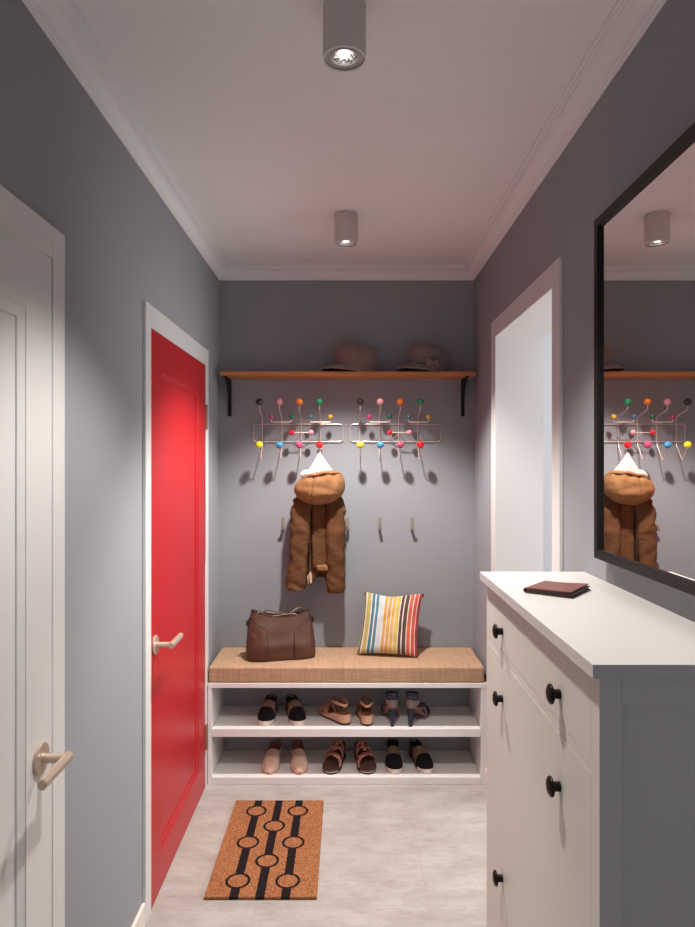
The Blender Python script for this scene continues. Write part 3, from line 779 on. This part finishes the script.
# wallet on the cabinet
def wallet():
    t = thing('wallet', (.500, 1.572, 1.2332), 'folded dark red leather wallet lying on top of the white cabinet', 'wallet', rz=math.radians(-38))
    a, b = .053, .061
    def leaf(z0, z1, lift, ox=0., mat='wallet', name='flap'):
        def fn(u, v):
            x = -a + 2 * a * u * 1.0 + ox; y = -b + 2 * b * v
            return (x, y, z0 + (z1 - z0) * u + .0006 * math.sin(u * 5 + v * 3) + lift * u * u)
        return MB().solid(fn, 14, 14, .0026).build(name, M[mat], t, local=True, ang=50)
    leaf(.0022, .0022, 0, .004, 'wallet_in', 'flap')
    leaf(.0048, .0055, .0, .0, 'wallet_in', 'pocket')
    leaf(.0078, .0086, .001, .002, 'wallet_in', 'pocket')
    leaf(.0112, .0118, .003, -.001)
    m = MB(); rs = []
    for k in range(9):
        q = PI / 2 + PI * k / 8; rs.append([(-a + .0058 * math.cos(q), y, .0072 + .0063 * math.sin(q)) for y in [-b + 2 * b * i / 6 for i in range(7)]])
    def spine(u, v):
        q = PI / 2 + PI * u; return (-a + .007 * math.cos(q), -b + 2 * b * v, .0067 + .0047 * math.sin(q))
    MB().solid(spine, 10, 8, .0024).build('spine', M['wallet'], t, local=True, ang=60)
wallet()

# ------------------------------------------------------------------ mirror
def mirror():
    y0, y1, z0, z1 = .62, 1.702, 1.296, 2.1645
    t = thing('wall_mirror', (XR, (y0 + y1) / 2, z0), 'large rectangular wall mirror in a black frame above the white cabinet', 'mirror')
    xf, xg, fw = .634, .6430, .0225
    m = MB(); bm = m.bm
    def rect(x, i): return [bm.verts.new((x, *q)) for q in ((y0 + i, z0 + i), (y1 - i, z0 + i), (y1 - i, z1 - i), (y0 + i, z1 - i))]
    R = [rect(XR - .0008, 0), rect(xf + .001, 0), rect(xf, .001), rect(xf, fw - .001), rect(xf + .001, fw), rect(xg + .001, fw), rect(xg + .004, fw), rect(XR - .0008, fw)]
    for A, B in zip(R, R[1:] + R[:1]):
        for i in range(4): j = (i + 1) % 4; bm.faces.new((A[i], A[j], B[j], B[i]))
    m.build('frame', M['frame'], t, ang=30)
    MB().box(xg, xg + .004, y0 + fw - .001, y1 - fw + .001, z0 + fw - .001, z1 - fw + .001).build('mirror_glass', M['mirror'], t)
mirror()

# ------------------------------------------------------------------ shoes
WT = [(0, .004), (.02, .016), (.06, .025), (.15, .031), (.35, .032), (.55, .038), (.70, .0425), (.82, .040), (.91, .0315), (.97, .019), (1, .003)]
CT = [(0, 0), (.3, .001), (.6, .0), (.85, -.004), (1, -.006)]      # centre line bends to the inside
ST = [0, .02, .05, .10, .16, .24, .32, .38, .405, .43, .48, .54, .60, .64, .66, .72, .78, .84, .88, .91, .94, .97, .99, 1.0]

def sole_mesh(L, side, zt, zb, k=1.0, t0=0., t1=1., wt=WT):
    """solid between bottom zb(t) and top zt(t)"""
    m = MB(); rs = []
    ts = [t0] + [t for t in ST if t0 < t < t1] + [t1]
    for t_ in ts:
        w_ = lerp(wt, t_) * k; c = lerp(CT, t_) * side; x = t_ * L + (k - 1) * .02 * (1 if t_ > .9 else (-1 if t_ < .1 else 0))
        a, b = zb(t_), zt(t_); e = min(.0015, (b - a) * .3)
        rs.append([(x, c - w_ + e, a), (x, c - w_, a + e), (x, c - w_, b - e), (x, c - w_ + e, b), (x, c + w_ - e, b), (x, c + w_, b - e), (x, c + w_, a + e), (x, c + w_ - e, a)])
    return m.rings(rs)

def strap_mesh(L, side, pa, pb, h, wid, zbase, th=.0022, top=.5, k=1.0, tw=0., wt=WT, e=.75):
    """strap arched over the foot: starts at t=pa on the left edge, ends at t=pb on the right edge"""
    def fn(u, v):
        a = PI * u; t_ = pa + (pb - pa) * u
        tt = t_ * L + (v - .5) * wid * (1 + tw * math.sin(a))
        w_ = lerp(wt, max(0, min(1, t_))) * k; c = lerp(CT, max(0, min(1, t_))) * side
        return (tt, c - w_ * math.copysign(abs(math.cos(a)) ** e, math.cos(a)), zbase(t_) + h * math.sin(a) ** .8)
    return MB().solid(fn, 18, 4, th)

def place(name, heel, toe, z, label, group):
    dx, dy = toe[0] - heel[0], toe[1] - heel[1]
    t = thing(name, (heel[0], heel[1], z), label, 'shoe', group, rz=math.atan2(dy, dx))
    return t, math.hypot(dx, dy)

def slip_on(heel, toe, z, side, style, label, group):
    t, L = place('slip_on_shoe' if style == 'black' else 'loafer', heel, toe, z, label, group)
    st = .016 if style == 'black' else .009
    HT = [(0, .040), (.03, .052), (.10, .054), (.24, .046), (.38, .046), (.405, .062), (.43, .064), (.54, .060), (.64, .052), (.78, .041), (.88, .034), (.94, .027), (.98, .018), (1, .008)]
    if style != 'black': HT = [(0, .036), (.03, .050), (.10, .052), (.24, .040), (.38, .040), (.405, .054), (.43, .056), (.54, .053), (.64, .047), (.78, .040), (.88, .035), (.94, .029), (.98, .020), (1, .008)]
    if style == 'black':
        sole_mesh(L, side, lambda q: st, lambda q: .0005, 1.05, 0, .80).build('sole', M['soledark'], t, local=True)
        sole_mesh(L, side, lambda q: st + .002 + .006 * max(0, (q - .84) / .16), lambda q: .0005, 1.07, .80, 1).build('toe_guard', M['solewhite'], t, local=True, ang=50)
    else:
        sole_mesh(L, side, lambda q: st, lambda q: .0005, 1.03).build('sole', M['beige_sole'], t, local=True)
    N = 20
    rows = []
    for t_ in ST:
        w_ = lerp(WT, t_); c = lerp(CT, t_) * side; h = lerp(HT, t_); op = .03 < t_ < .41 if style == 'black' else .03 < t_ < .41
        row = []
        for k in range(N + 1):
            u = k / N
            if not op:
                a = PI * u
                y = -w_ * math.copysign(abs(math.cos(a)) ** .7, math.cos(a)); zz = h * math.sin(a) ** .75
            else:
                s = -1 if u < .5 else 1; q = min(u, 1 - u) * 2      # 0 edge .. 1 middle
                if q <= .5: r = q / .5; y = s * w_ * (1 - .10 * r ** 2); zz = h * r
                elif q <= .7: r = (q - .5) / .2; y = s * w_ * (.90 - .07 * r); zz = h + (.006 - h) * r
                else: r = (q - .7) / .3; y = s * w_ * .83 * (1 - r); zz = .006
            row.append(Vector((t_ * L, c + y, st + zz - .001)))
        rows.append(row)
    parts = {}
    for i in range(len(ST) - 1):
        for k in range(N):
            u = (k + .5) / N; q = min(u, 1 - u) * 2; tm = (ST[i] + ST[i + 1]) / 2
            inside = .02 < tm < .42 and q > .5
            key = 'lining' if inside else ('toe_cap' if tm > .65 else ('vamp' if tm > .41 else 'quarter'))
            if style != 'black' and key == 'toe_cap': key = 'vamp'
            parts.setdefault(key, []).append((rows[i][k], rows[i][k + 1], rows[i + 1][k + 1], rows[i + 1][k]))
    mm = dict(black=dict(lining='lining', toe_cap='tread', vamp='taupe', quarter='quarter'), beige=dict(lining='pinklining', vamp='beige', quarter='beige'))[style]
    for key, fs in parts.items():
        m = MB()
        for f in fs:
            m.bm.faces.new([m.bm.verts.new(p) for p in f])
        m.build(key, M[mm[key]], t, local=True, ang=50)
    # collar piping around the opening
    pts = []
    idx = [i for i, q in enumerate(ST) if .03 < q < .40]
    L1 = [Vector(rows[i][N // 4]) for i in idx]; R1 = [Vector(rows[i][N - N // 4]) for i in idx]
    thr = [Vector((.412 * L, lerp(CT, .41) * side + y, st + lerp(HT, .43) * zz)) for y, zz in ((-.024, .80), (-.012, .99), (.012, .99), (.024, .80))]
    hl = [Vector((.018 * L, y, st + .053 if style == 'black' else st + .051)) for y in (.010, -.010)]
    loop = L1 + thr + R1[::-1] + hl + [L1[0]]
    MB().tube(loop, .0026, 6).build('collar', M['lining' if style == 'black' else 'burgundy'], t, local=True, ang=60)

g = 'black and taupe slip-on shoes'
ZT_, ZL_ = .2668, .0353
slip_on((-.390, 3.437), (-.412, 3.192), ZT_, -1, 'black', 'black-toed taupe slip-on shoe at the left end of the upper shelf', g)
slip_on((-.304, 3.432), (-.226, 3.195), ZT_, 1, 'black', 'black-toed taupe slip-on shoe, right one of the upper-shelf pair', g)
slip_on((.233, 3.440), (.222, 3.188), ZL_, -1, 'black', 'black-toed taupe slip-on shoe on the lower shelf, next to a coral sandal', g)
slip_on((.334, 3.435), (.396, 3.192), ZL_, 1, 'black', 'black-toed taupe slip-on shoe at the right end of the lower shelf', g)
g = 'beige suede loafers'
slip_on((-.368, 3.442), (-.390, 3.185), ZL_, -1, 'beige', 'beige suede loafer at the left end of the lower shelf', g)
slip_on((-.270, 3.442), (-.226, 3.185), ZL_, 1, 'beige', 'beige suede loafer on the lower shelf, right one of its pair', g)

def tan_sandal(heel, toe, side, label):
    t, L = place('wedge_sandal', heel, toe, ZT_, label, 'tan strappy wedge sandals')
    top = lambda q: lerp([(0, .050), (.3, .044), (.6, .022), (.85, .016), (1, .018)], q)
    sole_mesh(L, side, lambda q: .009 + (.002 if q < .3 else 0), lambda q: .0005 + .004 * max(0, q - .85) * 4, 1.02).build('outsole', M['soledark'], t, local=True)
    sole_mesh(L, side, lambda q: top(q), lambda q: .0085, 1.0).build('wedge', M['cork'], t, local=True)
    sole_mesh(L, side, lambda q: top(q) + .003, lambda q: top(q) - .001, .96).build('footbed', M['footbed'], t, local=True)
    for a, b, h, w_ in ((.88, .84, .020, .011), (.80, .74, .030, .011), (.72, .64, .040, .011), (.62, .56, .050, .012)):
        strap_mesh(L, side, a if side > 0 else b, b if side > 0 else a, h, w_, top).build('strap', M['tanstrap'], t, local=True, ang=60)
    for a, b, h in ((.50, .62, .066), (.45, .52, .074)):
        strap_mesh(L, side, a, b, h, .010, top).build('strap', M['strapbrown'], t, local=True, ang=60)
    # heel sling
    def sling(u, v):
        a = PI * (u - .5) * 1.12; r = .030
        return (.20 * L - .24 * L * math.cos(a) * 1.0 + .03, r * 1.08 * math.sin(a), .088 + .010 * abs(math.sin(a)) + (v - .5) * .013)
    MB().solid(sling, 20, 2, .003).build('heel_strap', M['tanstrap'], t, local=True, ang=60)
    for s in (-1, 1):
        MB().solid(lambda u, v, s=s: (.26 * L + .17 * L * u + (v - .5) * .010, s * (.029 + .003 * u), lerp([(0, .046), (1, .095)], u)), 6, 2, .0025).build('strap', M['strapbrown'], t, local=True)
tan_sandal((.002, 3.206), (-.140, 3.395), 1, 'tan strappy wedge sandal on the upper shelf, turned to show its side')
tan_sandal((.094, 3.190), (.082, 3.418), -1, 'tan strappy wedge sandal on the upper shelf, seen from its heel')

def coral_sandal(heel, toe, side, label):
    t, L = place('flat_sandal', heel, toe, ZL_, label, 'coral patterned open-toe sandals')
    top = lambda q: lerp([(0, .034), (.4, .028), (.8, .020), (1, .018)], q)
    k = 1.08
    sole_mesh(L, side, lambda q: top(q) - .003, lambda q: .0005, 1.06 * k).build('sole', M['soledark'], t, local=True)
    sole_mesh(L, side, lambda q: top(q), lambda q: top(q) - .004, 1.0 * k).build('footbed', M['footdark'], t, local=True)
    sole_mesh(L, side, lambda q: .0125, lambda q: .009, 1.085 * k, .88, 1).build('toe_edge', M['goldedge'], t, local=True)
    a, b = (.52, .76) if side > 0 else (.76, .52)
    strap_mesh(L, side, b, a, .040, .034, top, th=.003, k=k).build('strap', M['redstrap'], t, local=True, ang=60)
    strap_mesh(L, side, a * .62 + .10, b * .62 + .10, .058, .022, top, th=.003, k=k).build('strap', M['redstrap'], t, local=True, ang=60)
    strap_mesh(L, side, .30, .30, .066, .024, top, th=.003, k=1.0).build('strap', M['redstrap'], t, local=True, ang=60)
    MB().solid(lambda u, v: ((.34 + .26 * u) * L, (v - .5) * .020 - side * .004, .034 + .061 * (1 - .28 * u)), 8, 3, .003).build('strap', M['redstrap'], t, local=True)
    def counter(u, v):
        a = PI * (u - .5) * 1.1
        return (.20 * L - .19 * L * math.cos(a), .031 * math.sin(a), .030 + v * .038)
    MB().solid(counter, 20, 3, .003).build('heel_counter', M['footdark'], t, local=True, ang=60)
coral_sandal((-.034, 3.420), (-.098, 3.190), -1, 'coral patterned open-toe sandal on the lower shelf, next to the beige loafers')
coral_sandal((.058, 3.420), (.108, 3.190), 1, 'coral patterned open-toe sandal on the lower shelf, next to the black-toed shoe')

def heel_sandal(heel, toe, side, label):
    t, L = place('high_heeled_sandal', heel, toe, ZT_, label, 'navy high-heeled sandals')
    top = lambda q: lerp([(0, .100), (.12, .099), (.30, .082), (.55, .036), (.70, .020), (1, .016)], q)
    sole_mesh(L, side, lambda q: top(q), lambda q: max(.0005, top(q) - .012), .92).build('footbed', M['strapbrown'], t, local=True, ang=50)
    sole_mesh(L, side, lambda q: .012, lambda q: .0005, .95, .60, 1).build('platform', M['greystrap'], t, local=True)
    rs = []
    for q in range(9):
        s = q / 8; z = .0005 + .093 * s; r = .0085 + .0125 * s ** 1.3
        rs.append([(.012 + .014 * s ** 2 + r * .9 * math.cos(a), r * math.sin(a), z) for a in [2 * PI * k / 20 for k in range(20)]])
    MB().rings(rs).build('heel', M['navy'], t, local=True, ang=50)
    def counter(u, v):
        a = PI * (u - .5) * 1.15; r = .027 + .003 * v
        return (.036 - .038 * math.cos(a) + .012 * (1 - math.cos(a)), r * 1.02 * math.sin(a), .098 + v * (.036 - .012 * abs(math.sin(a))))
    MB().solid(counter, 22, 6, .003).build('heel_counter', M['greystrap'], t, local=True, ang=60)
    def ankle(u, v):
        a = 2 * PI * u
        return (.036 - .036 * math.cos(a), .030 * math.sin(a), .150 + .008 * math.cos(a) + (v - .5) * .016)
    MB().solid(ankle, 32, 2, .003).build('ankle_strap', M['navy'], t, local=True, ang=60)
    for s in (-1, 1): MB().solid(lambda u, v, s=s: (.030 + .05 * u + (v - .5) * .010, s * (.029 - .001 * u), .145 - .050 * u), 5, 2, .0025).build('strap', M['navy'], t, local=True)
    strap_mesh(L, side, .78, .78, .034, .034, top, th=.003).build('toe_strap', M['navy'], t, local=True, ang=60)
    strap_mesh(L, side, .62, .62, .042, .016, top, th=.003).build('toe_strap', M['greystrap'], t, local=True, ang=60)
    m = MB(); zb = top(.7) + .042
    for s in (-1, 1):
        m.solid(lambda u, v, s=s: (.68 * L + (v - .5) * (.012 + .020 * u), s * (.003 + .024 * u), zb + .004 + .006 * math.sin(PI * u)), 6, 4, .004)
    m.ball((.68 * L, 0, zb + .005), .006, 12); m.build('bow', M['navy'], t, local=True, ang=60)
heel_sandal((.215, 3.180), (.211, 3.395), -1, 'navy high-heeled sandal on the upper shelf, left one, pointing straight back')
heel_sandal((.296, 3.180), (.385, 3.365), 1, 'navy high-heeled sandal at the right end of the upper shelf, turned sideways')

# ------------------------------------------------------------------ light, world, camera
a = bpy.data.lights.new('window_daylight', 'AREA'); a.shape = 'RECTANGLE'; a.size = 1.6; a.size_y = 1.3; a.energy = 60; a.color = (1.0, .985, .98)
ao = bpy.data.objects.new('window_daylight', a); ao.location = (RX + .12, (WY0 + WY1) / 2, (WZ0 + WZ1) / 2); ao.rotation_euler = (0, PI / 2, 0); COL.objects.link(ao)
a = bpy.data.lights.new('hall_fill', 'AREA'); a.shape = 'RECTANGLE'; a.size = .8; a.size_y = 1.9; a.energy = 2.8; a.color = (.84, .88, 1.0)  # added cool fill behind the camera, lifts the cabinet's near side
ao = bpy.data.objects.new('hall_fill', a); ao.location = (0, Y0 - .11, 1.05); ao.rotation_euler = (PI / 2, 0, 0); COL.objects.link(ao)
wd = bpy.data.worlds.new('World'); sc.world = wd; wd.use_nodes = True
wd.node_tree.nodes['Background'].inputs[0].default_value = (.75, .85, 1, 1); wd.node_tree.nodes['Background'].inputs[1].default_value = 1.0

cam = bpy.data.cameras.new('Camera'); co = bpy.data.objects.new('Camera', cam); COL.objects.link(co)
cam.sensor_fit = 'VERTICAL'; cam.sensor_height = 36; cam.sensor_width = 36; cam.lens = F * 36 / 927
co.location = (0, 0, H_CAM); co.rotation_euler = (PI / 2, 0, 0); cam.clip_start = .02
cam.shift_x = -.5 / 927; cam.shift_y = -.5 / 927
sc.camera = co
vs = sc.view_settings; vs.view_transform = 'Standard'; vs.look = 'None'; vs.gamma = 1; vs.use_curve_mapping = False; vs.exposure = 0.18
